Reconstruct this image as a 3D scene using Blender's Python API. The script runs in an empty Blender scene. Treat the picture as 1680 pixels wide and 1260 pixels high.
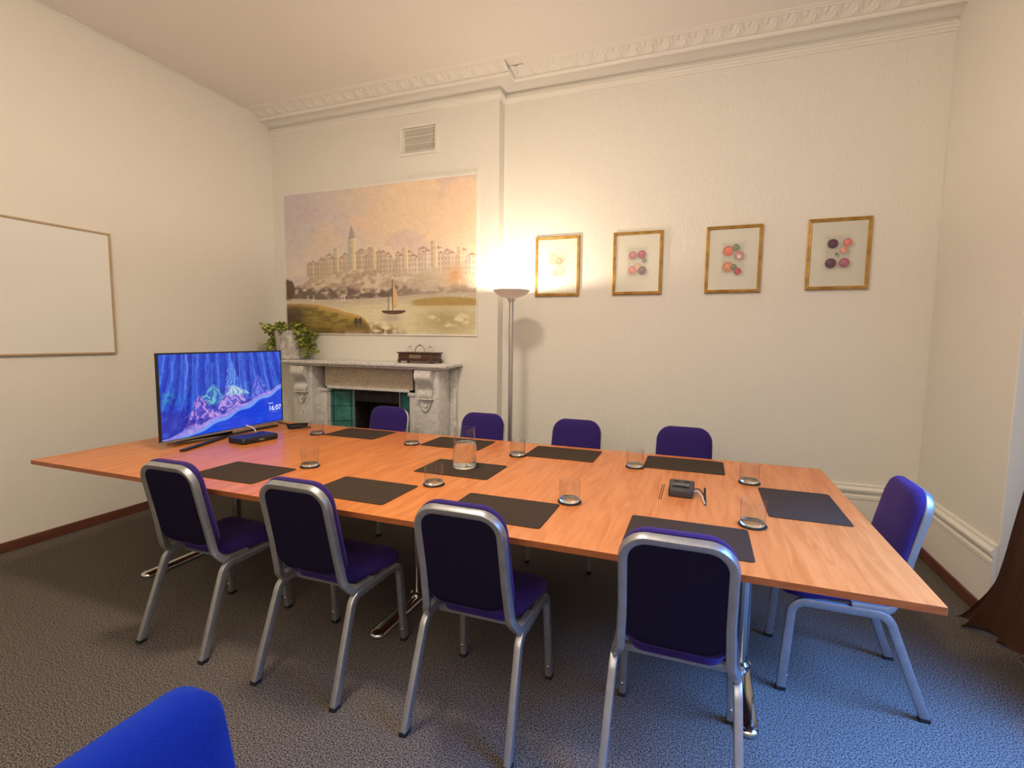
import bpy, bmesh, math, random
import numpy as np
from mathutils import Vector, Matrix
PI = math.pi
C = bpy.context.scene.collection
random.seed(7)

# ------------------------------------------------------------------ camera, world, exposure
FPX, PITCH, ROLL, YAW = 821.28, .092094, .011385, .359934
CAM_Z = 1.45
cam_d = bpy.data.cameras.new('camera'); cam = bpy.data.objects.new('camera', cam_d); C.objects.link(cam)
cam_d.sensor_fit = 'HORIZONTAL'; cam_d.sensor_width = 36.0; cam_d.lens = FPX/1680*36.0; cam_d.clip_start = .02
cy, sy, cp, sp, cr, sr = (math.cos(YAW), math.sin(YAW), math.cos(PITCH), math.sin(PITCH), math.cos(ROLL), math.sin(ROLL))
right = Vector((cy, sy, 0)); fwd = Vector((-sy*cp, cy*cp, -sp)); up = right.cross(fwd)
r2 = right*cr + up*sr; u2 = up*cr - right*sr
cam.matrix_world = Matrix(((r2.x, u2.x, -fwd.x, 0), (r2.y, u2.y, -fwd.y, 0), (r2.z, u2.z, -fwd.z, CAM_Z), (0, 0, 0, 1)))
bpy.context.scene.camera = cam
vs = bpy.context.scene.view_settings
bpy.context.scene.display_settings.display_device = 'sRGB'
vs.view_transform = 'Standard'; vs.look = 'None'; vs.exposure = 0.0; vs.gamma = 1.0; vs.use_curve_mapping = False
w = bpy.data.worlds.new('world'); bpy.context.scene.world = w; w.use_nodes = True
w.node_tree.nodes['Background'].inputs[0].default_value = (.55, .72, 1, 1)
w.node_tree.nodes['Background'].inputs[1].default_value = .6

def light(name, kind, loc, energy, color, **kw):
    d = bpy.data.lights.new(name, kind); d.energy = energy; d.color = color
    for k, v in kw.items(): setattr(d, k, v)
    o = bpy.data.objects.new(name, d); o.location = loc; C.objects.link(o); return o
# daylight entering by the window in the right wall
win = light('window_daylight', 'AREA', (1.95, 1.30, 1.50), 96, (.10, .34, 1.0), shape='RECTANGLE', size=1.6, size_y=2.2)
win.rotation_euler = (0, math.radians(35), 0); win.data.spread = math.radians(72)
# downward ceiling light above the near edge of the table
light('ceiling_light', 'AREA', (-1.35, 1.72, 3.62), 57, (1, .84, .65), shape='DISK', size=.42)
# unseen fill light added behind the viewer, thrown on the ceiling to lift the walls
rear_fill = light('rear_fill_light', 'AREA', (-.6, -1.0, 1.85), 118, (1, .84, .66), shape='DISK', size=.24); rear_fill.rotation_euler = (PI, 0, 0)
# halogen bulb of the floor lamp
LAMP = (-1.462, 3.85)
light('floor_lamp_bulb_light', 'POINT', (LAMP[0], LAMP[1], 1.812), 33, (1, .81, .60), shadow_soft_size=.018)

# ------------------------------------------------------------------ helpers
def lin(c):
    c = np.asarray(c, float)/255.
    return np.where(c <= .04045, c/12.92, ((c+.055)/1.055)**2.4)
def L(r, g, b): return tuple(float(v) for v in lin((r, g, b)))+(1.,)

def mat(name, color, rough=.6, metal=0., spec=.5, **kw):
    m = bpy.data.materials.new(name); m.use_nodes = True
    b = m.node_tree.nodes['Principled BSDF']
    b.inputs['Base Color'].default_value = color if len(color) == 4 else (*color, 1)
    b.inputs['Roughness'].default_value = rough; b.inputs['Metallic'].default_value = metal
    b.inputs['Specular IOR Level'].default_value = spec
    for k, v in kw.items(): b.inputs[k].default_value = v
    return m
def N(m, t, **kw):
    n = m.node_tree.nodes.new(t)
    for k, v in kw.items():
        if k in n.inputs: n.inputs[k].default_value = v
        else: setattr(n, k, v)
    return n
def link(m, a, b): m.node_tree.links.new(a, b)
def bsdf(m): return m.node_tree.nodes['Principled BSDF']
def noise_mat(name, c1, c2, scale, stretch=(1, 1, 1), rough=.6, bump=0., bscale=None, lo=.35, hi=.65, detail=4, dist=0., bdist=.01, **kw):
    m = mat(name, c1, rough, **kw)
    tc = N(m, 'ShaderNodeTexCoord'); mp = N(m, 'ShaderNodeMapping'); mp.inputs['Scale'].default_value = stretch
    link(m, tc.outputs['Object'], mp.inputs['Vector'])
    nz = N(m, 'ShaderNodeTexNoise', Scale=scale, Detail=detail, Distortion=dist); link(m, mp.outputs[0], nz.inputs['Vector'])
    cr_ = N(m, 'ShaderNodeValToRGB'); e = cr_.color_ramp.elements
    e[0].position = lo; e[0].color = c1; e[1].position = hi; e[1].color = c2
    link(m, nz.outputs['Fac'], cr_.inputs['Fac']); link(m, cr_.outputs['Color'], bsdf(m).inputs['Base Color'])
    if bump:
        n2 = N(m, 'ShaderNodeTexNoise', Scale=bscale or scale, Detail=4); link(m, mp.outputs[0], n2.inputs['Vector'])
        bp = N(m, 'ShaderNodeBump', Strength=bump, Distance=bdist); link(m, n2.outputs['Fac'], bp.inputs['Height'])
        link(m, bp.outputs[0], bsdf(m).inputs['Normal'])
    return m

def bm_new(): return bmesh.new()
def obj(name, bm, m, parent=None, smooth=None, label=None):
    me = bpy.data.meshes.new(name)
    if smooth is not None:
        for f in bm.faces: f.smooth = True
    bmesh.ops.recalc_face_normals(bm, faces=bm.faces)
    bm.to_mesh(me); bm.free()
    if smooth is not None: me.set_sharp_from_angle(angle=math.radians(smooth))
    ms = m if isinstance(m, (list, tuple)) else [m]
    for x in ms: me.materials.append(x)
    o = bpy.data.objects.new(name, me); C.objects.link(o)
    if parent: o.parent = parent
    if label: o['label'] = label
    return o
def tag(o, label, cat, group=None):
    o['label'] = label; o['category'] = cat
    if group: o['group'] = group
    return o
def thing(name, label, cat, loc=(0, 0, 0), rz=0, group=None):
    o = bpy.data.objects.new(name, None); C.objects.link(o); o.location = loc; o.rotation_euler = (0, 0, rz)
    o.empty_display_size = .1
    return tag(o, label, cat, group)
def struct(name, bm, m, smooth=None):
    o = obj(name, bm, m, None, smooth); o['kind'] = 'structure'; return o
def dup(root, loc, rz, label, group=None):
    r = root.copy(); C.objects.link(r); r.location = loc; r.rotation_euler = (0, 0, rz); r['label'] = label
    if group: r['group'] = group
    for ch in list(root.children):
        c = ch.copy(); C.objects.link(c); c.parent = r
        for g in list(ch.children):
            d = g.copy(); C.objects.link(d); d.parent = c
    return r
def box(bm, x0, x1, y0, y1, z0, z1, bev=0., seg=2, M=None):
    vs_ = [bm.verts.new(p) for p in ((x0,y0,z0),(x1,y0,z0),(x1,y1,z0),(x0,y1,z0),(x0,y0,z1),(x1,y0,z1),(x1,y1,z1),(x0,y1,z1))]
    fs = [bm.faces.new([vs_[i] for i in q]) for q in ((0,3,2,1),(4,5,6,7),(0,1,5,4),(1,2,6,5),(2,3,7,6),(3,0,4,7))]
    geo = vs_
    if bev:
        es = list({e for f in fs for e in f.edges})
        r = bmesh.ops.bevel(bm, geom=es, offset=bev, segments=seg, profile=.5, affect='EDGES')
        geo = list({v for f in r['faces'] for v in f.verts} | {v for v in vs_ if v.is_valid})
    if M is not None:
        for v in geo: v.co = M @ v.co
    return geo
def quad(bm, *p): return bm.faces.new([bm.verts.new(q) for q in p])
def lathe(bm, prof, cx=0, cy=0, n=32, cap0=False, cap1=False, scale=None):
    rings = []
    for r, z in prof:
        rings.append([bm.verts.new((cx+r*math.cos(2*PI*i/n), cy+r*math.sin(2*PI*i/n), z)) for i in range(n)])
    for a, b in zip(rings, rings[1:]):
        for i in range(n): bm.faces.new((a[i], a[(i+1) % n], b[(i+1) % n], b[i]))
    if cap0: bm.faces.new(rings[0][::-1])
    if cap1: bm.faces.new(rings[-1])
    return rings
def rsec(w, h, r, k=3):
    out = []
    for cx, cy, a0 in ((w/2-r, h/2-r, 0), (-w/2+r, h/2-r, 90), (-w/2+r, -h/2+r, 180), (w/2-r, -h/2+r, 270)):
        for i in range(k):
            a = math.radians(a0+90*i/(k-1)); out.append((cx+r*math.cos(a), cy+r*math.sin(a)))
    return out
def sweep(bm, pts, sec, n0, caps=True, closed=False, scales=None):
    pts = [Vector(p) for p in pts]; n = len(pts); nrm = Vector(n0); rings = []
    for i, p in enumerate(pts):
        if closed: t = (pts[(i+1) % n]-pts[i-1])
        else: t = (pts[min(i+1, n-1)]-pts[max(i-1, 0)])
        t.normalize(); nrm = (nrm-t*nrm.dot(t)).normalized(); b = t.cross(nrm)
        s = scales[i] if scales else 1
        rings.append([bm.verts.new(p+nrm*(a*s)+b*(c*s)) for a, c in sec])
    k = len(sec)
    prs = list(zip(rings, rings[1:])) + ([(rings[-1], rings[0])] if closed else [])
    for a, b in prs:
        for i in range(k): bm.faces.new((a[i], a[(i+1) % k], b[(i+1) % k], b[i]))
    if caps and not closed: bm.faces.new(rings[0][::-1]); bm.faces.new(rings[-1])
def circ(r, n=10): return [(r*math.cos(2*PI*i/n), r*math.sin(2*PI*i/n)) for i in range(n)]
def fillet(pts, rad, k=6):
    pts = [Vector(p) for p in pts]; out = [pts[0]]
    for i in range(1, len(pts)-1):
        r = rad[i-1] if isinstance(rad, (list, tuple)) else rad
        a, b, c = pts[i-1], pts[i], pts[i+1]; d1 = (a-b).normalized(); d2 = (c-b).normalized()
        ang = d1.angle(d2); t = r/math.tan(ang/2); p1 = b+d1*t; p2 = b+d2*t
        bis = (d1+d2).normalized(); cen = b+bis*(r/math.sin(ang/2)); v1 = p1-cen; v2 = p2-cen; th = v1.angle(v2)
        for j in range(k+1):
            s = j/k; out.append(cen+(v1*math.sin((1-s)*th)+v2*math.sin(s*th))/math.sin(th))
    out.append(pts[-1]); return out
def rrect(hw, hh, r, k=7):
    r = max(min(r, hw-.001, hh-.001), .0005); out = []
    for cx, cy, a0 in ((hw-r, hh-r, 0), (-hw+r, hh-r, 90), (-hw+r, -hh+r, 180), (hw-r, -hh+r, 270)):
        for i in range(k):
            a = math.radians(a0+90*i/(k-1)); out.append((cx+r*math.cos(a), cy+r*math.sin(a)))
    return out
def pad(bm, hw, hh, r, levels, fn):
    """stack of shrinking rounded rectangles: levels = [(inset, height)], fn maps (u, v, h) to a point"""
    rings = []
    for ins, h in levels:
        rings.append([bm.verts.new(fn(u, v, h)) for u, v in rrect(hw-ins, hh-ins, r-ins)])
    n = len(rings[0])
    for a, b in zip(rings, rings[1:]):
        for i in range(n): bm.faces.new((a[i], a[(i+1) % n], b[(i+1) % n], b[i]))
    bm.faces.new(rings[0][::-1]); bm.faces.new(rings[-1])
def vnoise(x, y, seed=0):
    """smooth value noise on arrays"""
    xi = np.floor(x).astype(int); yi = np.floor(y).astype(int); fx = x-xi; fy = y-yi
    fx = fx*fx*(3-2*fx); fy = fy*fy*(3-2*fy)
    def h(a, b):
        v = np.sin(a*127.1+b*311.7+seed*74.7)*43758.5453; return v-np.floor(v)
    return (h(xi, yi)*(1-fx)+h(xi+1, yi)*fx)*(1-fy)+(h(xi, yi+1)*(1-fx)+h(xi+1, yi+1)*fx)*fy
def fbm(x, y, seed=0, o=4):
    s = 0; a = .5
    for i in range(o): s = s+a*vnoise(x*2**i, y*2**i, seed+i); a *= .5
    return s/(1-.5**o)
def painted(name, img, P0, PU, PV, m, parent=None, label=None):
    """a flat sheet whose vertices carry the painting img[row, col, rgb linear]; P0 top-left, PU across, PV down"""
    h, w_ = img.shape[:2]; P0, PU, PV = (np.array(a, float) for a in (P0, PU, PV))
    uu, vv = np.meshgrid(np.linspace(0, 1, w_), np.linspace(0, 1, h))
    co = P0+uu[..., None]*PU+vv[..., None]*PV
    idx = np.arange(h*w_).reshape(h, w_)
    f = np.stack([idx[:-1, :-1], idx[1:, :-1], idx[1:, 1:], idx[:-1, 1:]], -1).reshape(-1, 4)
    me = bpy.data.meshes.new(name); me.vertices.add(h*w_); me.vertices.foreach_set('co', co.reshape(-1))
    me.loops.add(f.size); me.loops.foreach_set('vertex_index', f.reshape(-1).astype(np.int32))
    me.polygons.add(len(f)); me.polygons.foreach_set('loop_start', np.arange(0, f.size, 4, dtype=np.int32))
    me.update(calc_edges=True)
    ca = me.color_attributes.new('paint', 'FLOAT_COLOR', 'POINT')
    ca.data.foreach_set('color', np.concatenate([img, np.ones((h, w_, 1))], -1).reshape(-1).astype(np.float32))
    me.materials.append(m); o = bpy.data.objects.new(name, me); C.objects.link(o)
    if parent: o.parent = parent
    if label: o['label'] = label
    return o
def attr_mat(name, rough=.6, emit=0.):
    m = mat(name, (0, 0, 0, 1), rough); a = N(m, 'ShaderNodeVertexColor'); a.layer_name = 'paint'
    if emit:
        link(m, a.outputs['Color'], bsdf(m).inputs['Emission Color']); bsdf(m).inputs['Emission Strength'].default_value = emit
        bsdf(m).inputs['Base Color'].default_value = (.01, .01, .012, 1)
    else: link(m, a.outputs['Color'], bsdf(m).inputs['Base Color'])
    return m

# ------------------------------------------------------------------ materials
WALL = (.79, .765, .70)
def wall_mat(name, col, bump, sc, dist, st=(1, 1, 1)):
    m = mat(name, (*col, 1), .75)
    tc = N(m, 'ShaderNodeTexCoord')
    mp = N(m, 'ShaderNodeMapping'); mp.inputs['Scale'].default_value = st; link(m, tc.outputs['Object'], mp.inputs[0])
    n1 = N(m, 'ShaderNodeTexNoise', Scale=sc, Detail=3, Distortion=2.2); link(m, mp.outputs[0], n1.inputs['Vector'])
    bp = N(m, 'ShaderNodeBump', Strength=bump, Distance=dist); link(m, n1.outputs['Fac'], bp.inputs['Height'])
    link(m, bp.outputs[0], bsdf(m).inputs['Normal']); return m
m_wall = wall_mat('painted plaster', WALL, .3, 13, .010)
m_wallfar = wall_mat('textured wallpaper paint', WALL, .42, 26, .010, (1, 1, .45))
m_ceil = wall_mat('ceiling paint', (.82, .79, .73), .25, 9, .01)
m_trim = mat('plaster moulding paint', (.81, .785, .72, 1), .55)
m_carpet = noise_mat('flecked carpet', (.012, .010, .010, 1), (.25, .215, .19, 1), 190, rough=.95, bump=.35, bscale=300, lo=.36, hi=.68, detail=2, bdist=.003, spec=.1)
m_base = noise_mat('red brown skirting', (.10, .030, .018, 1), (.15, .05, .03, 1), 6, (1, 1, 8), rough=.5)
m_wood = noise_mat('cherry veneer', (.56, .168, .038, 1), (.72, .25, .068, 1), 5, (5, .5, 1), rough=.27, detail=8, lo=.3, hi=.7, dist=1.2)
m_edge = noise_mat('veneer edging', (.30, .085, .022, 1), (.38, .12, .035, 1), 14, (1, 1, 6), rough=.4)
m_chrome = mat('polished chrome', (.62, .62, .64, 1), .12, 1.)
m_silver = noise_mat('satin silver paint', (.36, .37, .39, 1), (.42, .43, .45, 1), 30, rough=.36, metal=.75)
m_black = mat('black plastic', (.012, .012, .013, 1), .35)
m_rubber = mat('black rubber', (.01, .01, .01, 1), .8)
def fabric(name, c1, c2):
    m = noise_mat(name, c1, c2, 420, rough=.92, bump=.25, bscale=500, lo=.3, hi=.7, spec=.15)
    bsdf(m).inputs['Sheen Weight'].default_value = .25; bsdf(m).inputs['Sheen Roughness'].default_value = .5
    bsdf(m).inputs['Sheen Tint'].default_value = (.45, .3, .9, 1); return m
m_fab = fabric('navy purple upholstery', (.020, .011, .095, 1), (.038, .021, .165, 1))
m_backcloth = noise_mat('dark back cloth', (.006, .005, .018, 1), (.012, .009, .034, 1), 420, rough=.95, spec=.1)  # chair back panels, darker than the other upholstery
m_fabblue = fabric('royal blue upholstery', (.002, .016, .30, 1), (.004, .030, .46, 1)); bsdf(m_fabblue).inputs['Sheen Tint'].default_value = (.1, .25, 1, 1)
m_mat = noise_mat('brown leatherette', (.045, .032, .024, 1), (.070, .050, .036, 1), 260, rough=.85, bump=.2, bscale=400, spec=.08)
m_marble = mat('white veined marble', (.8, .78, .74, 1), .3)
def marble(m, c1, c2, c3, sc):
    tc = N(m, 'ShaderNodeTexCoord'); n1 = N(m, 'ShaderNodeTexNoise', Scale=sc, Detail=8, Distortion=1.6); link(m, tc.outputs['Object'], n1.inputs['Vector'])
    r = N(m, 'ShaderNodeValToRGB'); e = r.color_ramp.elements; e[0].position = .40; e[0].color = c1; e[1].position = .52; e[1].color = c1
    x = e.new(.475); x.color = c2; y = e.new(.60); y.color = c3
    link(m, n1.outputs['Fac'], r.inputs[0]); link(m, r.outputs[0], bsdf(m).inputs['Base Color'])
marble(m_marble, (.72, .71, .68, 1), (.52, .51, .50, 1), (.64, .62, .58, 1), 7)
m_frieze = mat('buff mottled marble', (.6, .5, .4, 1), .3)
marble(m_frieze, (.56, .47, .35, 1), (.30, .25, .19, 1), (.46, .38, .28, 1), 22)
m_iron = noise_mat('sooty cast iron', (.006, .005, .005, 1), (.03, .022, .02, 1), 25, rough=.7)
m_gold = noise_mat('gilt wood', (.42, .24, .06, 1), (.60, .37, .11, 1), 18, rough=.42, metal=.45)
m_pole = mat('brushed steel', (.55, .52, .50, 1), .3, .85)
m_bowl = mat('frosted lamp glass', (.75, .72, .70, 1), .4)
_t = N(m_bowl, 'ShaderNodeBsdfTranslucent'); _t.inputs[0].default_value = (.9, .82, .72, 1); _m = N(m_bowl, 'ShaderNodeMixShader'); _m.inputs[0].default_value = .05
link(m_bowl, bsdf(m_bowl).outputs[0], _m.inputs[1]); link(m_bowl, _t.outputs[0], _m.inputs[2]); link(m_bowl, _m.outputs[0], m_bowl.node_tree.nodes['Material Output'].inputs[0])
m_curtain = noise_mat('brown curtain cloth', (.13, .055, .028, 1), (.20, .09, .048, 1), 300, rough=.9, bump=.2, bscale=300)
m_board = mat('whiteboard enamel', (.80, .80, .76, 1), .22)
m_boardframe = mat('pale wood trim', (.46, .34, .20, 1), .45)
m_dkwood = noise_mat('dark carved mahogany', (.035, .012, .007, 1), (.11, .04, .022, 1), 45, (1, 1, 3), rough=.35, bump=.6, bscale=60)
m_brass = mat('aged brass', (.45, .33, .16, 1), .35, .9)
m_pot = noise_mat('mottled grey ceramic', (.42, .40, .37, 1), (.68, .66, .63, 1), 22, rough=.45, lo=.4, hi=.62)
m_leaf = noise_mat('variegated leaf', (.07, .14, .015, 1), (.52, .52, .10, 1), 30, rough=.45)
m_cable = mat('black cable', (.008, .008, .008, 1), .5)
m_white = mat('white plastic', (.65, .63, .6, 1), .4)
m_paint = attr_mat('mural print', .55); m_print = attr_mat('fruit print', .7); m_screen = attr_mat('lit screen', .15, 1.0)

m_glass = mat('clear glass', (1, 1, 1, 1), .0, 0, .5); bsdf(m_glass).inputs['Transmission Weight'].default_value = 1; bsdf(m_glass).inputs['IOR'].default_value = 1.48
m_water = mat('water', (.96, .98, 1, 1), .0); bsdf(m_water).inputs['Transmission Weight'].default_value = 1; bsdf(m_water).inputs['IOR'].default_value = 1.33
def thin_glass(name, tint, boost=1.):
    m = bpy.data.materials.new(name); m.use_nodes = True; nt = m.node_tree; nt.nodes.clear()
    o = nt.nodes.new('ShaderNodeOutputMaterial'); mx = nt.nodes.new('ShaderNodeMixShader'); t = nt.nodes.new('ShaderNodeBsdfTransparent')
    g = nt.nodes.new('ShaderNodeBsdfGlossy'); f = nt.nodes.new('ShaderNodeLayerWeight'); f.inputs[0].default_value = .5; pw = nt.nodes.new('ShaderNodeMath'); pw.operation = 'POWER'; pw.inputs[1].default_value = 4.5; nt.links.new(f.outputs['Facing'], pw.inputs[0]); ad = nt.nodes.new('ShaderNodeMath'); ad.inputs[1].default_value = .04; nt.links.new(pw.outputs[0], ad.inputs[0])
    t.inputs[0].default_value = tint; g.inputs['Roughness'].default_value = .01
    mm = nt.nodes.new('ShaderNodeMath'); mm.operation = 'MULTIPLY'; mm.inputs[1].default_value = boost; mm.use_clamp = True
    nt.links.new(ad.outputs[0], mm.inputs[0]); nt.links.new(mm.outputs[0], mx.inputs[0]); nt.links.new(t.outputs[0], mx.inputs[1])
    nt.links.new(g.outputs[0], mx.inputs[2]); nt.links.new(mx.outputs[0], o.inputs[0]); return m
m_thin = thin_glass('thin glass wall', (.97, .98, .98, 1), .75)
m_pane = thin_glass('picture glass', (.98, .98, .98, 1), .8)

# ------------------------------------------------------------------ room shell
XL, XR, YB, YF, YC, ZC = -4.25, 1.475, -1.6, 4.26, 4.14, 3.65
XB = -1.70                                   # right edge of the chimney breast
FO = (-3.45, -2.50, .95)                     # fire opening in the breast
bm = bm_new(); box(bm, XL-.15, XR+.9, YB-.15, YF+.45, -.1, 0); struct('floor', bm, m_carpet)
bm = bm_new(); box(bm, XL-.15, XR+.9, YB-.15, YF+.15, ZC, ZC+.1); struct('ceiling', bm, m_ceil)
bm = bm_new(); box(bm, XL-.15, XL, YB-.15, YF+.15, 0, ZC); struct('wall_left', bm, m_wall)
bm = bm_new(); box(bm, XL, XR+.9, YB-.15, YB, 0, ZC); struct('wall_back', bm, m_wall)
bm = bm_new()
box(bm, XL, XR+.12, YF, YF+.15, 0, ZC, .0) if False else None
box(bm, XB-.02, XR+.12, YF, YF+.15, 0, ZC)
box(bm, XL, FO[0], YC, YF+.15, 0, ZC); box(bm, FO[1], XB, YC, YF+.15, 0, ZC); box(bm, FO[0], FO[1], YC, YF+.15, FO[2], ZC)
struct('wall_far', bm, m_wallfar)
WY0, WY1, WZ0, WZ1 = .45, 3.215, .30, 3.0      # window recess in the right wall
bm = bm_new()
box(bm, XR, XR+.12, WY1, YF, 0, ZC, .006); box(bm, XR, XR+.6, YB, WY0, 0, ZC); box(bm, XR, XR+.6, WY0, WY1, WZ1, ZC)
box(bm, XR+.52, XR+.6, WY0, WY1, 0, WZ0); box(bm, XR+.12, XR+.6, WY1, WY1+.1, 0, ZC)
struct('wall_right', bm, m_wall)
bm = bm_new()                                  # sash window frame and glazing bars out in the recess
fx = XR+.54
for a, b in ((WY0, WY0+.07), (WY1-.07, WY1), (1.80, 1.86)): box(bm, fx, fx+.05, a, b, WZ0, WZ1)
for a, b in ((WZ0, WZ0+.08), (WZ1-.08, WZ1), (1.62, 1.68)): box(bm, fx, fx+.05, WY0+.07, WY1-.07, a, b)
wf = struct('window_1', bm, m_trim)
bm = bm_new(); quad(bm, (fx+.025, WY0, WZ0), (fx+.025, WY1, WZ0), (fx+.025, WY1, WZ1), (fx+.025, WY0, WZ1)); obj('glass_pane', bm, m_pane, wf)

# brown skirting strips
bm = bm_new(); box(bm, XL, XL+.018, YB, YC, 0, .068, .004); struct('baseboard_left', bm, m_base)
bm = bm_new(); box(bm, XR-.032, XR-.018, WY1, YF-.03, 0, .072, .004); struct('baseboard_right', bm, m_base)
bm = bm_new(); box(bm, XB+.03, XR-.035, YF-.034, YF-.02, 0, .072, .004); struct('baseboard_far', bm, m_base)
# tall white moulded skirting above them (far alcove wall, right wall)
def prism_xprof(bm, prof, p0, p1, out):
    """extrude a (distance from wall, z) profile from p0 to p1; out = unit vector away from the wall"""
    ra = [bm.verts.new(Vector(p0)+Vector(out)*d+Vector((0, 0, z))) for d, z in prof]
    rb = [bm.verts.new(Vector(p1)+Vector(out)*d+Vector((0, 0, z))) for d, z in prof]
    for i in range(len(prof)-1): bm.faces.new((ra[i], ra[i+1], rb[i+1], rb[i]))
    bm.faces.new(ra); bm.faces.new(rb[::-1])
sk = [(0, 0), (.018, 0), (.018, .30), (.024, .305), (.024, .325), (.016, .333), (.020, .35), (.030, .36), (.032, .375), (.022, .388), (.012, .394), (.016, .402), (.012, .412), (0, .414)]
bm = bm_new(); prism_xprof(bm, sk, (XB+.02, YF, 0), (XR, YF, 0), (0, -1, 0)); struct('trim_1', bm, m_trim, 35)
bm = bm_new(); prism_xprof(bm, sk, (XR, YF-.03, 0), (XR, WY1, 0), (-1, 0, 0)); struct('trim_2', bm, m_trim, 35)

# cornice: picture rail, cove, lip, leaf band
rail = [(0, 3.478), (.010, 3.480), (.014, 3.490), (.026, 3.496), (.032, 3.508), (.026, 3.520), (.018, 3.524), (.022, 3.535), (.012, 3.545), (0, 3.547)]
corn = [(0, 3.56), (.012, 3.562), (.03, 3.578), (.07, 3.594), (.115, 3.598), (.118, 3.584), (.135, 3.583), (.146, 3.590), (.150, 3.602), (.142, 3.612)]
def cornice(prof, m, name, sm=35):
    bm = bm_new(); path = [(XL, YC), (XB, YC), (XB, YF), (XR, YF)]
    rings = []
    for i, (x, y) in enumerate(path):
        rr = []
        for d, z in prof:
            if i == 0: p = (x, y-d, z)
            elif i == 1: p = (x+d, y-d, z)
            elif i == 2: p = (x+d, y-d, z)
            else: p = (x, y-d, z)
            rr.append(bm.verts.new(p))
        rings.append(rr)
    for a, b in zip(rings, rings[1:]):
        for i in range(len(prof)-1): bm.faces.new((a[i], a[i+1], b[i+1], b[i]))
    return struct(name, bm, m, sm)
cornice(rail, m_trim, 'trim_3'); cornice(corn+[(.142, 3.65)], m_trim, 'trim_4')
def leafband(bm, x0, x1, yw):
    n = int((x1-x0)/.0065); K = 13; P = .118
    prev = None
    for i in range(n+1):
        x = x0+(x1-x0)*i/n; ph = ((x-x0)/P) % 1.0; row = []
        for k in range(K):
            t = k/(K-1)
            d = .140+.125*t; z = 3.612+.034*math.sin(t*PI/2)
            s = ph-.5
            lobe = max(0, 1-abs(s)/(.44*(1-.55*t)+.03))
            rib = math.exp(-(s/.05)**2)
            vein = .5+.5*math.cos((abs(s)*26+t*11))
            curl = math.sin(PI*t)
            h = .016*min(1, lobe*2.2)*(.45+.55*vein)*(.4+.6*curl)+.008*rib*curl+.007*max(0, math.cos(2*PI*(ph)))*(1 if t < .2 else 0)
            if abs(s) > .38 and t > .45: h += .013*math.exp(-((abs(s)-.5)/.07)**2)*math.exp(-((t-.72)/.16)**2)
            row.append(bm.verts.new((x, yw-d+h*.45, z-h)))
        if prev:
            for k in range(K-1): bm.faces.new((prev[k], prev[k+1], row[k+1], row[k]))
        prev = row
bm = bm_new(); leafband(bm, XL, XB+.14, YC); leafband(bm, XB+.14, XR, YF); struct('trim_5', bm, m_trim, 60)
cornice([(.258, 3.65), (.258, 3.642), (.270, 3.640), (.274, 3.644), (.30, 3.644), (.31, 3.65)], m_trim, 'trim_6')

bm = bm_new(); box(bm, XL, XL+.012, YB, YC-.32, ZC-.012, ZC, .004); struct('trim_7', bm, m_trim)
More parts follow.
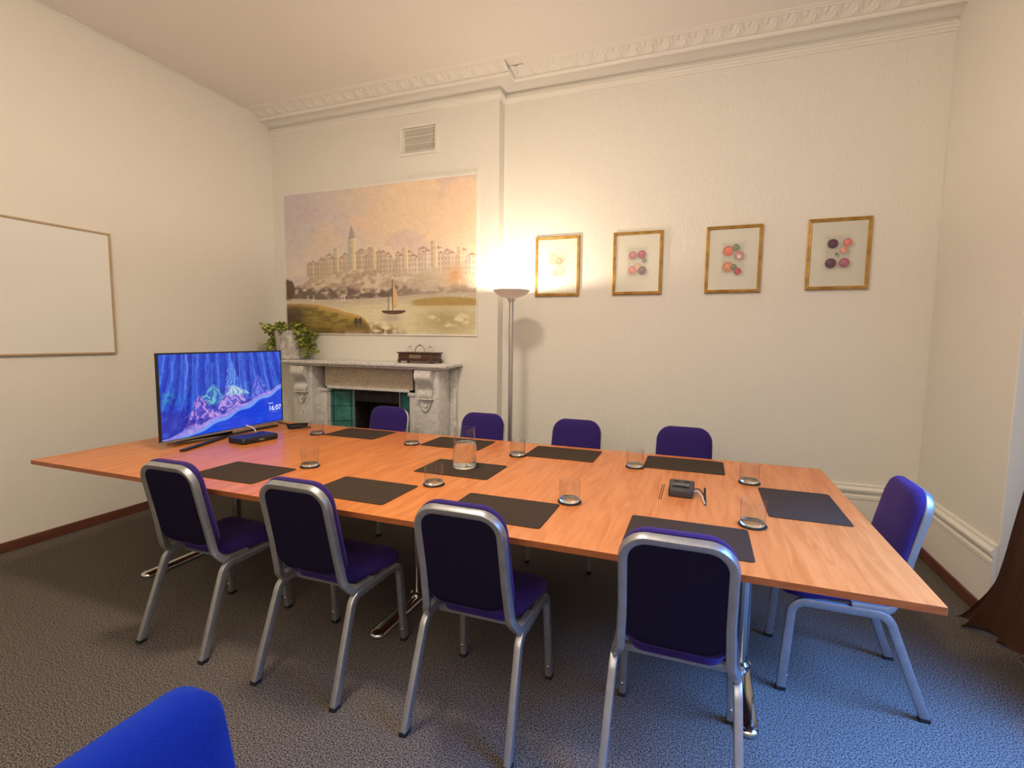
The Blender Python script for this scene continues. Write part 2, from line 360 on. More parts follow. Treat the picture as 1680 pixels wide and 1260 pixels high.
# ------------------------------------------------------------------ mural
def under(img, wall=(206, 184, 150)):
    """reflectance of a picture that shows these colours beside a wall that shows `wall`"""
    return np.clip(lin(img)/lin(wall)*np.array(WALL), .004, .92)
def mixc(img, mask, col):
    mask = np.clip(mask, 0, 1)[..., None]; return img*(1-mask)+np.asarray(col, float)*mask
def sst(a, b, x): t = np.clip((x-a)/(b-a), 0, 1); return t*t*(3-2*t)
def paint_mural():
    H_, W_ = 340, 500
    u, v = np.meshgrid(np.linspace(0, 1, W_), np.linspace(0, 1, H_)); A = 1.52; x = u*A
    img = np.zeros((H_, W_, 3))+np.array((188, 163, 138.))
    img = mixc(img, sst(.25, .85, u+.15*(1-v)), (216, 174, 126)); img = mixc(img, sst(.3, .62, v)*.6, (214, 182, 142))
    cl = fbm(x*4+v*6, v*9-x*3.2, 3); band = np.exp(-((v-(.42-.42*u))/.10)**2)
    img = mixc(img, band*sst(.45, .68, cl)*.6, (216, 168, 122)); img = mixc(img, sst(.52, .7, fbm(x*3-v*3, v*7+x*1.5, 9))*.35*(v < .55), (182, 150, 136))
    # far hills
    r1 = .60-.03*np.sin(x*3)-.02*vnoise(x*6, x*0, 2); img = mixc(img, sst(0, .012, v-r1)*.8, (190, 164, 138))
    # rock below the village
    ridge = .66-.15*sst(.06, .28, u)+.02*sst(.62, .8, u)-.025*fbm(x*9, x*0, 5)+.05*sst(.85, 1, u)
    rk = sst(0, .006, v-ridge); tex = fbm(x*24+v*20, v*36-x*8, 11)
    rc = mixc(np.zeros_like(img)+np.array((164, 132, 98.)), sst(.35, .7, tex), (200, 168, 128)); rc = mixc(rc, sst(.5, .85, u)*.65, (206, 176, 138))
    img = mixc(img, rk, (0, 0, 0)); img = img+rc*rk[..., None]
    # hill village: walls, roofs and plain square towers
    rng = random.Random(4)
    def rect(x0, x1, y0, y1, c, win=True):
        nonlocal img
        mk = ((u > x0) & (u < x1) & (v > y0) & (v < y1)).astype(float)
        img = mixc(img, mk*.72, c); img = mixc(img, mk*(u < x0+(x1-x0)*.38)*.28, (150, 120, 98))
        if win: img = mixc(img, mk*((u*190 % 3) < 1)*((v*120 % 4) < 1.6)*.35, (122, 94, 74))
    for i in range(46):
        cx = .15+.83*i/45+rng.uniform(-.008, .008); base = .545-.05*math.exp(-((cx-.42)/.16)**2)-.03*math.exp(-((cx-.8)/.1)**2)+rng.uniform(0, .03); wd = rng.uniform(.010, .026); ht = rng.uniform(.035, .085)
        fade = min(1, max(0, (cx-.4)/.5)); c = np.array((192, 160, 116.))*(1-fade)+np.array((208, 176, 138.))*fade+rng.uniform(-14, 12)
        rect(cx-wd, cx+wd, base-ht, base+.05, c)
        rf = ((v > base-ht-.018) & (v < base-ht) & (np.abs(u-cx) < wd*(v-(base-ht-.018))/.018)).astype(float)
        img = mixc(img, rf*.8, (158, 116, 84))
    for cx, top, wd in ((.30, .40, .014), (.385, .34, .022), (.50, .41, .013), (.66, .42, .014), (.80, .39, .016), (.92, .44, .013)):
        rect(cx-wd, cx+wd, top, .56, (200-20*(cx < .45), 166, 122)); rect(cx+wd*.1, cx+wd, top, .56, (222, 184, 124), False)
    sp_ = ((v > .25) & (v < .345) & (np.abs(u-.385) < .02*(v-.25)/.095)).astype(float); img = mixc(img, sp_*.8, (150, 122, 100))
    # woods on the slope
    wd = sst(.675, .705, v+.05*fbm(x*14, x*0, 8)-.02*sst(.1, .3, u))*(v < .755); img = mixc(img, wd*sst(.25, .55, fbm(x*30, v*44, 13))*(1-.55*sst(.55, .75, u)), (108, 84, 66))
    img = mixc(img, np.exp(-(((u-.90)/.055)**2+((v-.62)/.075)**2)*1.2)*sst(.3, .6, fbm(x*30, v*30, 15)+.25), (176, 126, 78))
    img = mixc(img, np.exp(-(((u-.775)/.06)**2+((v-.62)/.06)**2))*.55, (160, 134, 92))
    # water
    wl = .735+.015*np.sin(u*5); wt = sst(0, .008, v-wl); wc = mixc(np.zeros_like(img)+np.array((188, 166, 140.)), sst(.3, .9, v), (208, 180, 126))
    wc = mixc(wc, sst(.45, .7, fbm(x*6, v*60, 17))*.4, (220, 198, 150)); wc = mixc(wc, np.exp(-(((u-.86)/.14)**2+((v-.90)/.10)**2))*.75*sst(.3, .5, fbm(x*16, v*24, 19)+.1), (150, 124, 72))
    wc = mixc(wc, sst(.10, .0, v-wl)*.35, (140, 116, 96)); img = img*(1-wt[..., None])+wc*wt[..., None]
    # far bank right with a small point
    bk = sst(.0, .012, v-(.765-.02*np.sin((u-.68)*9)))*sst(.015, .0, v-(.79+.01*u))*sst(.67, .72, u); img = mixc(img, bk*.9, (160, 122, 58))
    # left grass bank
    gb = .775+.10*sst(.12, .52, u)+.34*sst(.42, .62, u); g = sst(0, .01, v-gb)*(u < .62); gt = fbm(x*16, v*50, 23)
    gc = mixc(np.zeros_like(img)+np.array((112, 92, 34.)), sst(.35, .7, gt), (156, 124, 48)); gc = mixc(gc, sst(.05, .0, v-gb), (196, 144, 78)); gc = mixc(gc, sst(.88, 1, v)*.6, (98, 66, 34))
    gc = mixc(gc, np.exp(-(((u-.03)/.09)**2+((v-.88)/.09)**2)), (74, 52, 32)); img = img*(1-g[..., None])+gc*g[..., None]
    pth = np.exp(-((u-(.40+.35*(1-v)))/.03)**2)*sst(.86, .9, v)*(v < .99)*sst(.36, .42, u)*0+sst(.955, .99, v)*(u > .34)*(u < .66)
    img = mixc(img, pth*.6, (182, 150, 112))
    img = mixc(img, sst(.35, .6, fbm(x*26, v*34, 27))*np.exp(-(((u-.52)/.11)**2+((v-.975)/.05)**2)*1.3), (98, 74, 38))
    # dark tree at the left edge
    img = mixc(img, sst(1.15, .7, ((u-.01)/.055)**2+((v-.68)/.085)**2+.5*fbm(x*24, v*24, 31)), (96, 70, 44))
    # boat, sail and its reflection
    bt = ((((u-.60)/.06)**2+((v-.838)/.022)**2) < 1) & (v > .832); img = mixc(img, bt.astype(float), (84, 56, 38)); 
    for mx_, t0, b0 in ((.597, .63, .84), (.575, .72, .84)): img = mixc(img, ((np.abs(u-mx_) < .002) & (v > t0) & (v < b0)).astype(float), (90, 62, 40))
    sl = ((v > .65) & (v < .82) & (u > .598) & (u < .598+.024*np.sin((v-.65)/.17*2.4))); img = mixc(img, sl.astype(float), (204, 158, 96))
    img = mixc(img, np.exp(-(((u-.59)/.05)**2+((v-.885)/.03)**2))*.5, (140, 110, 90))
    for sx in (.325, .34, .165): img = mixc(img, ((v > .72) & (v < .765) & (np.abs(u-sx) < .005*(v-.715)/.05)).astype(float), (212, 184, 150))
    # two travellers on the path
    for sx in (.402, .425): img = mixc(img, ((((u-sx)/.010)**2+((v-.905)/.024)**2) < 1).astype(float), (78, 52, 40)); img = mixc(img, ((np.abs(u-sx) < .005) & (v > .925) & (v < .95)).astype(float), (90, 66, 50))
    img = img+(fbm(x*40, v*60, 41)-.5)[..., None]*14
    e = .006; bd = ((u < e) | (u > 1-e) | (v < e*1.5) | (v > 1-e*1.5)).astype(float); img = mixc(img, bd*.7, (214, 196, 168))
    return under(img)
t = thing('mural_panel', 'large landscape mural print of a hilltop town above a river, over the mantelpiece', 'picture', (-2.995, YC, 1.46))
t['category'] = 'picture'
bm = bm_new(); box(bm, -1.10, 1.10, -.012, -.0005, 0, 1.43); obj('backing_board', bm, m_trim, t)
painted('landscape_print', paint_mural(), (-1.10, -.0135, 1.43), (2.20, 0, 0), (0, 0, -1.43), m_paint, t)

# ------------------------------------------------------------------ framed fruit prints
def fruit(kind):
    H_, W_ = 130, 98
    u, v = np.meshgrid(np.linspace(0, 1, W_), np.linspace(0, 1, H_)); img = np.zeros((H_, W_, 3))+np.array((197, 176, 140.))
    img = mixc(img, ((np.abs(u-.5) < .27) & (np.abs(v-.49) < .30)).astype(float)*.5, (190, 168, 130))
    img = mixc(img, ((np.abs(u-.5) < .22) & (np.abs(v-.48) < .25)).astype(float)*.8, (178, 160, 126))
    for cu, cv, r, c in kind:
        d = np.sqrt(((u-cu)*.76)**2+(v-cv)**2)/r
        img = mixc(img, sst(1.9, .9, np.sqrt(((u-cu-.02)*.76)**2+((v-cv-.03)*1.5)**2)/r)*.35, (120, 110, 84)); img = mixc(img, sst(1.08, .90, d+.12*(fbm(u*9, v*11, 5)-.5)), c); img = mixc(img, sst(1.0, .8, d)*sst(.45, .7, fbm(u*22, v*26, 8))*.35, np.array(c)*.75); img = mixc(img, sst(.55, .0, np.sqrt(((u-cu+.02)*.76)**2+(v-cv+.02)**2)/r)*.35, np.minimum(np.array(c)+60, 235))
        img = mixc(img, sst(.75, 1., d)*sst(1.08, .98, d)*.5, np.array(c)*.6)
    img = mixc(img, (vnoise(u*40, v*46, 3) > .8)*(np.abs(u-.5) < .2)*(np.abs(v-.49) < .22)*.3, (150, 110, 90))
    return under(img)
K = [
 ([(.42,.36,.085,(206,160,112)),(.55,.40,.06,(212,134,96)),(.63,.34,.035,(196,160,120)),(.43,.62,.05,(190,128,110)),(.58,.58,.075,(172,160,112))], 'pale yellow pears'),
 ([(.40,.36,.07,(176,104,96)),(.60,.35,.07,(160,84,80)),(.66,.45,.04,(132,110,84)),(.40,.62,.07,(204,116,98)),(.52,.56,.06,(206,150,110)),(.62,.63,.07,(120,90,80))], 'pink and red apples'),
 ([(.40,.36,.08,(208,98,64)),(.55,.31,.055,(120,116,80)),(.62,.44,.07,(198,116,100)),(.62,.46,.035,(214,180,140)),(.40,.62,.08,(210,116,72)),(.52,.63,.05,(110,108,74)),(.60,.70,.055,(182,66,56))], 'orange peaches'),
 ([(.40,.34,.07,(84,46,52)),(.66,.33,.06,(214,110,88)),(.60,.44,.055,(216,138,100)),(.48,.50,.025,(120,116,80)),(.38,.64,.075,(96,54,58)),(.62,.64,.07,(164,88,88))], 'dark purple plums'),
]
for (cx, zr), (kind, what), lab in zip(((-1.195, 0), (-.520, 0), (.198, 0), (.888, .008)), K, (
    'gilt framed print with pale yellow pears, nearest the floor lamp', 'gilt framed print with pink and red apples, second from the floor lamp',
    'gilt framed print with orange peaches and green leaves, third from the floor lamp', 'gilt framed print with dark purple plums, farthest from the floor lamp')):
    t = thing('framed_print', lab, 'picture', (cx, YF, 1.815+zr), 0, 'framed fruit prints in a row')
    bm = bm_new(); hw, hh = .197, .2525; fw = .024
    sec = [(-.012, -.011), (.012, -.011), (.012, .002), (.007, .009), (.0, .006), (-.005, .011), (-.012, .007)]
    rings = []
    for sx, sz in ((-1, -1), (1, -1), (1, 1), (-1, 1)):
        rings.append([bm.verts.new((sx*(hw-.012-a), -.013-b, hh+sz*(hh-.012-a))) for a, b in sec])
    for a, b in zip(rings, rings[1:]+rings[:1]):
        for i in range(len(sec)): bm.faces.new((a[i], a[(i+1) % 7], b[(i+1) % 7], b[i]))
    obj('frame', bm, m_gold, t)
    painted('print', fruit(kind), (-hw+.022, -.010, 2*hh-.022), (2*hw-.044, 0, 0), (0, 0, -2*hh+.044), m_print, t)
    bm = bm_new(); quad(bm, (-hw+.02, -.014, .02), (hw-.02, -.014, .02), (hw-.02, -.014, 2*hh-.02), (-hw+.02, -.014, 2*hh-.02)); obj('glass_pane', bm, m_pane, t)

# ------------------------------------------------------------------ wall vent
t = thing('air_vent', 'painted plaster air vent grille high on the chimney breast', 'vent', (-2.488, YC, 3.105))
bm = bm_new()
sweep(bm, [(-.19, -.010, .012), (.19, -.010, .012), (.19, -.010, .253), (-.19, -.010, .253)], rsec(.026, .026, .005), (0, 1, 0), closed=True)
obj('frame', bm, m_trim, t, 30)
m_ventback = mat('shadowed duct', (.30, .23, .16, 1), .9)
bm = bm_new(); box(bm, -.155, .155, -.003, -.001, .035, .23); obj('duct_shade', bm, m_ventback, t)  # flat sheet behind the grille, shade of the duct put into its colour
bm = bm_new()
for i in range(17):
    x = -.144+i*.018; pts = [(x+.0045*(1 if k % 2 else -1), -.007, .036+k*.0192) for k in range(11)]
    sweep(bm, pts, rsec(.0085, .006, .001, 2), (1, 0, 0))
for z in (.036, .10, .165, .229): box(bm, -.155, .155, -.010, -.004, z-.004, z+.004)
obj('grille', bm, m_trim, t)

# ------------------------------------------------------------------ whiteboard
t = thing('whiteboard', 'whiteboard with a thin pale wood frame hung on the left wall', 'whiteboard', (XL, 1.90, 1.293))
bm = bm_new(); box(bm, .001, .014, -.645, .645, .008, .90); obj('writing_surface', bm, m_board, t)
bm = bm_new()
for a in ((-.655, -.640, 0, .907), (.640, .655, 0, .907), (-.640, .640, 0, .014), (-.640, .640, .893, .907)): box(bm, .001, .022, *a, .003)
obj('frame', bm, m_boardframe, t)

# ------------------------------------------------------------------ fireplace
fp = thing('fireplace', 'white veined marble fireplace with carved corbels and teal tiled cheeks, on the chimney breast', 'fireplace', (-2.97, YC, 0))
def fpx(v): return v+2.97
bm = bm_new(); box(bm, -1.02, .93, -.34, -.002, 1.180, 1.212, .008, 3); box(bm, -.90, .87, -.30, -.002, 1.160, 1.181, .004)
obj('mantel_shelf', bm, m_marble, fp, 40)
bm = bm_new(); box(bm, -.50, .50, -.175, -.002, .955, 1.158, .004); obj('frieze', bm, m_frieze, fp, label='buff mottled marble frieze')
bm = bm_new(); prism = [(-.44, .94)]
box(bm, -.47, .47, -.185, -.17, .935, .962, .004); obj('frieze_moulding', bm, m_marble, fp)
def corbel(sgn):
    bm = bm_new(); n = 22; K = 41; W = .082; prof = []
    for i in range(n+1):                                   # S scroll, z from 1.155 down to .905
        t = i/n; z = 1.155-.25*t
        d = .118-.008*math.cos(t*6) if t < .22 else .118*(1-sst_(.22, .72, t))+.050
        if t > .72: d = .050+.028*math.sin((t-.72)/.28*PI*.8)
        if t < .22: d = .165
        prof.append((d, z))
    rows = []
    for d, z in prof:
        t = (1.155-z)/.25; Wz = W*(1-.18*t); row = []
        for k in range(K):
            s = k/(K-1)*2-1; fl = .010*abs(math.sin(s*PI*2.5)) if .12 < t < .97 else 0
            row.append(bm.verts.new((s*Wz, -(.27+d*.62-.035)-fl, z)))
        rows.append(row)
    back = [[bm.verts.new((s*W*(1-.18*((1.155-r[0].co.z)/.25)), -.262, r[0].co.z)) for s in (-1, 1)] for r in rows]
    for i in range(n):
        for k in range(K-1): bm.faces.new((rows[i][k], rows[i][k+1], rows[i+1][k+1], rows[i+1][k]))
        bm.faces.new((back[i][0], rows[i][0], rows[i+1][0], back[i+1][0])); bm.faces.new((rows[i][-1], back[i][1], back[i+1][1], rows[i+1][-1]))
    bm.faces.new([back[0][0]]+rows[0]+[back[0][1]]); bm.faces.new([back[-1][0]]+rows[-1]+[back[-1][1]])
    box(bm, -.074, .074, -.31, -.262, .893, .906, .004)
    # shield shaped drop below
    sh = [(0, -.105), (.022, -.090), (.042, -.062), (.052, -.028), (.050, 0), (-.050, 0), (-.052, -.028), (-.042, -.062), (-.022, -.090)]
    f = bm.faces.new([bm.verts.new((x, -.264, .893+z)) for x, z in sh]); rr = bmesh.ops.extrude_face_region(bm, geom=[f]); 
    vv = [g for g in rr['geom'] if isinstance(g, bmesh.types.BMVert)]
    for v_ in vv: v_.co.y -= .022
    f2 = [g for g in rr['geom'] if isinstance(g, bmesh.types.BMFace)]
    bmesh.ops.inset_region(bm, faces=f2, thickness=.009, depth=-.008)
    for sx in (-1, 1):
        sweep(bm, [(sx*.008, -.285, .872), (sx*.026, -.289, .868), (sx*.030, -.289, .846), (sx*.014, -.289, .836), (sx*.004, -.286, .822)], circ(.005, 6), (0, 1, 0))
    return bm
def sst_(a, b, x): t = max(0, min(1, (x-a)/(b-a))); return t*t*(3-2*t)
for sgn in (-1, 1):
    px = sgn*.70                                             # pilaster centre
    bm = bm_new(); box(bm, px-.12, px+.12, -.262, -.002, 0, 1.158, .005); box(bm, px-.13, px+.13, -.275, -.002, 0, .14, .005)
    a, b = sorted((sgn*.82, sgn*.88)); box(bm, a, b, -.05, -.002, 0, 1.158, .004)
    a, b = sorted((sgn*.475, sgn*.582)); box(bm, a, b, -.185, -.002, 0, .936, .003)
    a, b = sorted((sgn*.462, sgn*.54)); box(bm, a, b, -.20, -.002, .905, .936, .004)
    j = obj('jamb', bm, m_marble, fp, 40)
    bm = corbel(sgn)
    for v_ in bm.verts: v_.co.x += px
    obj('corbel', bm, m_marble, j, 50)
m_tile = mat('teal glazed tile', (.03, .16, .15, 1), .15)
tc = N(m_tile, 'ShaderNodeTexCoord'); mp = N(m_tile, 'ShaderNodeMapping'); mp.inputs['Rotation'].default_value = (PI/2, 0, 0); link(m_tile, tc.outputs['Object'], mp.inputs[0])
br = N(m_tile, 'ShaderNodeTexBrick', Scale=1.0); br.offset = 0; br.inputs['Brick Width'].default_value = .15; br.inputs['Row Height'].default_value = .15; br.inputs['Mortar Size'].default_value = .004
br.inputs['Color1'].default_value = (.035, .17, .16, 1); br.inputs['Color2'].default_value = (.055, .22, .21, 1); br.inputs['Mortar'].default_value = (.01, .03, .03, 1)
nz = N(m_tile, 'ShaderNodeTexNoise', Scale=14, Detail=3); link(m_tile, tc.outputs['Object'], nz.inputs['Vector'])
mxn = N(m_tile, 'ShaderNodeMixRGB'); mxn.blend_type = 'OVERLAY'; mxn.inputs[0].default_value = .8
link(m_tile, mp.outputs[0], br.inputs['Vector']); link(m_tile, br.outputs[0], mxn.inputs[1]); link(m_tile, nz.outputs['Fac'], mxn.inputs[2]); link(m_tile, mxn.outputs[0], bsdf(m_tile).inputs['Base Color'])
for sgn in (-1, 1):
    bm = bm_new(); ya, yb = -.13, -.02
    p = [(sgn*.474, ya), (sgn*.27, yb), (sgn*.27, yb+.02), (sgn*.474, ya+.02)]
    va = [bm.verts.new((x, y, .0)) for x, y in p]; vb = [bm.verts.new((x, y, .935)) for x, y in p]
    for i in range(4): bm.faces.new((va[i], va[(i+1) % 4], vb[(i+1) % 4], vb[i]))
    bm.faces.new(va); bm.faces.new(vb)
    q = obj('tile_cheek', bm, m_tile, fp, label='teal glazed tile panel')
    bm = bm_new(); ta, tb = sorted((sgn*.262, sgn*.274)); box(bm, ta, tb, -.034, -.012, 0, .93, .002); obj('metal_strip', bm, m_silver, q)
bm = bm_new(); box(bm, -.27, .27, .235, .25, 0, .93); box(bm, -.285, -.27, .0, .25, 0, .93); box(bm, .27, .285, .0, .25, 0, .93); box(bm, -.475, .475, -.12, .25, .93, .945)
obj('fire_box', bm, m_iron, fp, label='sooty black firebox')
bm = bm_new(); box(bm, -.268, .268, -.03, -.012, .80, .925, .004); obj('smoke_hood', bm, m_iron, fp)
bm = bm_new()
for i in range(9): box(bm, -.23+i*.055, -.22+i*.055, -.03, .02, .138, .418)
box(bm, -.25, .25, -.035, .02, .41, .435, .004); box(bm, -.25, .25, -.035, .2, .12, .145, .004)
g = obj('fire_grate', bm, m_iron, fp)
bm = bm_new()
for i in range(26):
    r = random.uniform(.03, .05); c = Vector((random.uniform(-.2, .2), random.uniform(.06, .17), random.uniform(.19, .44)))
    s = bmesh.ops.create_icosphere(bm, subdivisions=1, radius=r)
    for v_ in s['verts']: v_.co = v_.co*random.uniform(.8, 1.15)+c
obj('coals', bm, m_iron, g)
bm = bm_new(); box(bm, -.95, .95, -.55, -.27, .0, .035, .006); obj('hearth_slab', bm, m_marble, fp)

# ------------------------------------------------------------------ potted plant on the mantel
t = thing('potted_plant', 'trailing green and yellow leafed plant in a mottled grey pot on the mantelpiece', 'plant', (-3.86, 3.945, 1.212))
bm = bm_new(); lathe(bm, [(0, 0), (.112, 0), (.122, .008), (.145, .15), (.158, .275), (.160, .285), (.150, .285), (.146, .25), (0, .25)], n=40); obj('pot', bm, m_pot, t, 40)
bm = bm_new(); vb_ = bm_new(); rng = random.Random(11)
def leaf(bm, p, d, size, tw):
    d = Vector(d).normalized(); s = d.cross(Vector((0, 0, 1)));
    if s.length < .1: s = Vector((1, 0, 0))
    s.normalize(); s = (Matrix.Rotation(tw, 3, d) @ s); nrm = s.cross(d)
    sh = [(0, 0), (.18, .36), (.45, .46), (.75, .30), (1.05, 0)]
    mid = [bm.verts.new(Vector(p)+d*(a*size)+nrm*(.10*size*math.sin(a*2.6))) for a in (0, .2, .45, .75, 1.05)]
    for sg in (-1, 1):
        e = [bm.verts.new(Vector(p)+d*(a*size)+s*(sg*b*size)+nrm*(-.10*size*b*2)) for a, b in sh[1:4]]
        bm.faces.new((mid[0], mid[1], e[0])); bm.faces.new((mid[1], mid[2], e[1], e[0])); bm.faces.new((mid[2], mid[3], e[2], e[1])); bm.faces.new((mid[3], mid[4], e[2]))
for k in range(50):
    a = rng.uniform(0, 2*PI)
    if rng.random() < .75: a = rng.choice((rng.gauss(-.25, .45), rng.gauss(PI+.2, .4)))
    front = math.sin(a) < -.6
    R0 = .14; drop = rng.uniform(.02, .27) if not front else rng.uniform(-.02, .05); outw = rng.uniform(.03, .12)
    pts = []
    for i in range(9):
        s = i/8; rad = R0*.4+s*(R0*.6+outw*math.sin(min(1, s*1.3)*PI/2)); z = .27+.065*math.sin(min(1, s*2)*PI*.8)-drop*max(0, s-.4)/.6*1.1
        x = rad*math.cos(a+.2*s); y = rad*math.sin(a+.2*s)
        y = min(y, .165); x = max(x, -.30); pts.append((x, y, max(z, .04)))
    sweep(vb_, pts, circ(.002, 5), (0, 0, 1))
    for i in range(2, 9):
        for q in range(2):
            p = Vector(pts[i])+Vector((rng.uniform(-.02, .02), rng.uniform(-.02, .01), rng.uniform(-.015, .02)))
            leaf(bm, p, (math.cos(a)*.7+rng.uniform(-.8, .8), min(.1, math.sin(a)*.7+rng.uniform(-.9, .5)), rng.uniform(-.7, .6)), rng.uniform(.026, .046), rng.uniform(-1.2, 1.2))

for v_ in list(bm.verts)+list(vb_.verts): v_.co.y = min(v_.co.y, .172)
obj('leaves', bm, m_leaf, t); obj('stems', vb_, mat('green stem', (.10, .15, .03, 1), .6), t)

# ------------------------------------------------------------------ inkstand on the mantel
t = thing('inkstand', 'dark carved wooden inkstand with a metal handle and two glass inkwells, on the mantelpiece', 'inkstand', (-2.395, 3.975, 1.212))
bm = bm_new(); box(bm, -.178, .178, -.085, .085, .024, .088, .006); box(bm, -.188, .188, -.093, .093, .088, .098, .003); box(bm, -.184, .184, -.09, .09, .018, .030, .003); obj('base', bm, m_dkwood, t, 40)
for sx in (-1, 1):
    for sy_ in (-1, 1):
        bm = bm_new(); lathe(bm, [(.008, 0), (.014, .006), (.014, .014), (.010, .024)], sx*.17, sy_*.075, 14, True, True); obj('foot', bm, m_dkwood, t, 50)
for sx in (-1, 1):
    bm = bm_new(); box(bm, sx*.105-.026, sx*.105+.026, -.026, .026, .0985, .142, .006); iw = obj('inkwell', bm, m_thin, t, label='square glass inkwell')
    bm = bm_new(); lathe(bm, [(.013, .1425), (.013, .150), (.0, .152)], sx*.105, 0, 16); obj('lid', bm, m_brass, iw, 40)
bm = bm_new(); pts = [(.052*math.cos(a), 0, .098+.062*math.sin(a)) for a in [PI*i/16 for i in range(17)]]; sweep(bm, pts, circ(.0045, 8), (0, 1, 0)); lathe(bm, [(.006, .155), (.011, .16), (.011, .166), (.005, .17)], 0, 0, 12, True, True); obj('handle', bm, m_brass, t, 50)
bm = bm_new(); box(bm, -.06, .06, -.088, -.0855, .045, .075, .001)
for i in range(9): box(bm, -.05+i*.0115, -.043+i*.0115, -.0895, -.088, .052+(.004 if i % 3 else 0), .068)
obj('engraved_plate', bm, m_brass, t)

# ------------------------------------------------------------------ floor lamp
t = thing('floor_lamp', 'lit uplighter floor lamp with a steel pole and shallow bowl, at the chimney breast corner', 'lamp', (LAMP[0], LAMP[1], 0))
bm = bm_new(); lathe(bm, [(0, 0), (.135, 0), (.14, .008), (.135, .022), (.03, .032), (.03, .05), (0, .05)], n=40); obj('base', bm, m_pole, t, 40)
bm = bm_new(); lathe(bm, [(.019, .05), (.019, 1.76)], n=20, cap0=True, cap1=True); obj('pole', bm, m_pole, t, 40)
bm = bm_new(); lathe(bm, [(.0195, 1.74), (.030, 1.752), (.034, 1.768), (.026, 1.778)], n=24, cap0=True, cap1=True); obj('neck', bm, m_bowl, t, 40)
bm = bm_new(); lathe(bm, [(0, 1.768), (.04, 1.770), (.09, 1.784), (.125, 1.803), (.147, 1.828), (.151, 1.833), (.148, 1.834), (.143, 1.829), (.12, 1.807), (.085, 1.789), (.04, 1.776), (0, 1.774)], n=48); obj('lamp_bowl', bm, m_bowl, t, 40)
m_bulb = mat('glowing halogen tube', (1, .9, .7, 1), .5); bsdf(m_bulb).inputs['Emission Color'].default_value = (1, .85, .6, 1); bsdf(m_bulb).inputs['Emission Strength'].default_value = 8
bm = bm_new(); box(bm, -.045, .045, -.006, .006, 1.780, 1.790, .003); obj('bulb', bm, m_bulb, t)

# ------------------------------------------------------------------ conference table
TX0, TX1, TY0, TY1, TZ = -3.53, .662, 1.645, 3.222, .73
tb = thing('conference_table', 'long cherry veneer conference table on chrome pedestal legs, set for a meeting', 'table', ((TX0+TX1)/2, (TY0+TY1)/2, 0))
ox, oy = tb.location.x, tb.location.y
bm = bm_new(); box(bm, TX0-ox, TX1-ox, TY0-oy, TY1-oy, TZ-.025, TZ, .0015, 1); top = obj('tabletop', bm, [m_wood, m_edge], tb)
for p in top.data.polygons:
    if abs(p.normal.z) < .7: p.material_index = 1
for cx in (.222, -1.41, -3.05):
    bm = bm_new()
    def ft(u, v, h): return (cx-ox+u*(1-.25*(1-abs(v)/.53)), 2.435-oy+v, h)
    pad(bm, .040, .535, .038, [(.004, 0), (0, .004), (0, .016), (.006, .024), (.02, .030), (.04, .033)], ft)
    obj('foot', bm, m_chrome, tb, 40)
    for yy in (2.31, 2.56):
        bm = bm_new(); lathe(bm, [(.030, .030), (.030, .685)], cx-ox, yy-oy, 24, True, True); cl = obj('column', bm, m_chrome, tb, 40)
        bm = bm_new(); lathe(bm, [(.042, .031), (.042, .045), (.031, .055)], cx-ox, yy-oy, 24, True, True); obj('collar', bm, m_chrome, cl, 40)
    bm = bm_new(); box(bm, cx-ox-.03, cx-ox+.03, 1.95-oy, 2.92-oy, .684, .7045, .004); obj('crossbeam', bm, m_black, tb)
bm = bm_new(); box(bm, TX0+.35-ox, TX1-.35-ox, 2.40-oy, 2.46-oy, .64, .683, .003); obj('stretcher_beam', bm, m_black, tb)
m_slot = mat('dark slot', (.01, .005, .003, 1), .9)
bm = bm_new(); box(bm, .040-ox, .050-ox, 2.29-oy, 2.57-oy, TZ-.001, TZ+.0006); obj('cable_slot', bm, m_slot, tb)
for xa in (-.152, -.1435):
    bm = bm_new(); box(bm, xa-ox, xa+.0032-ox, 2.30-oy, 2.56-oy, TZ-.001, TZ+.0006); obj('flap_seam', bm, m_slot, tb)

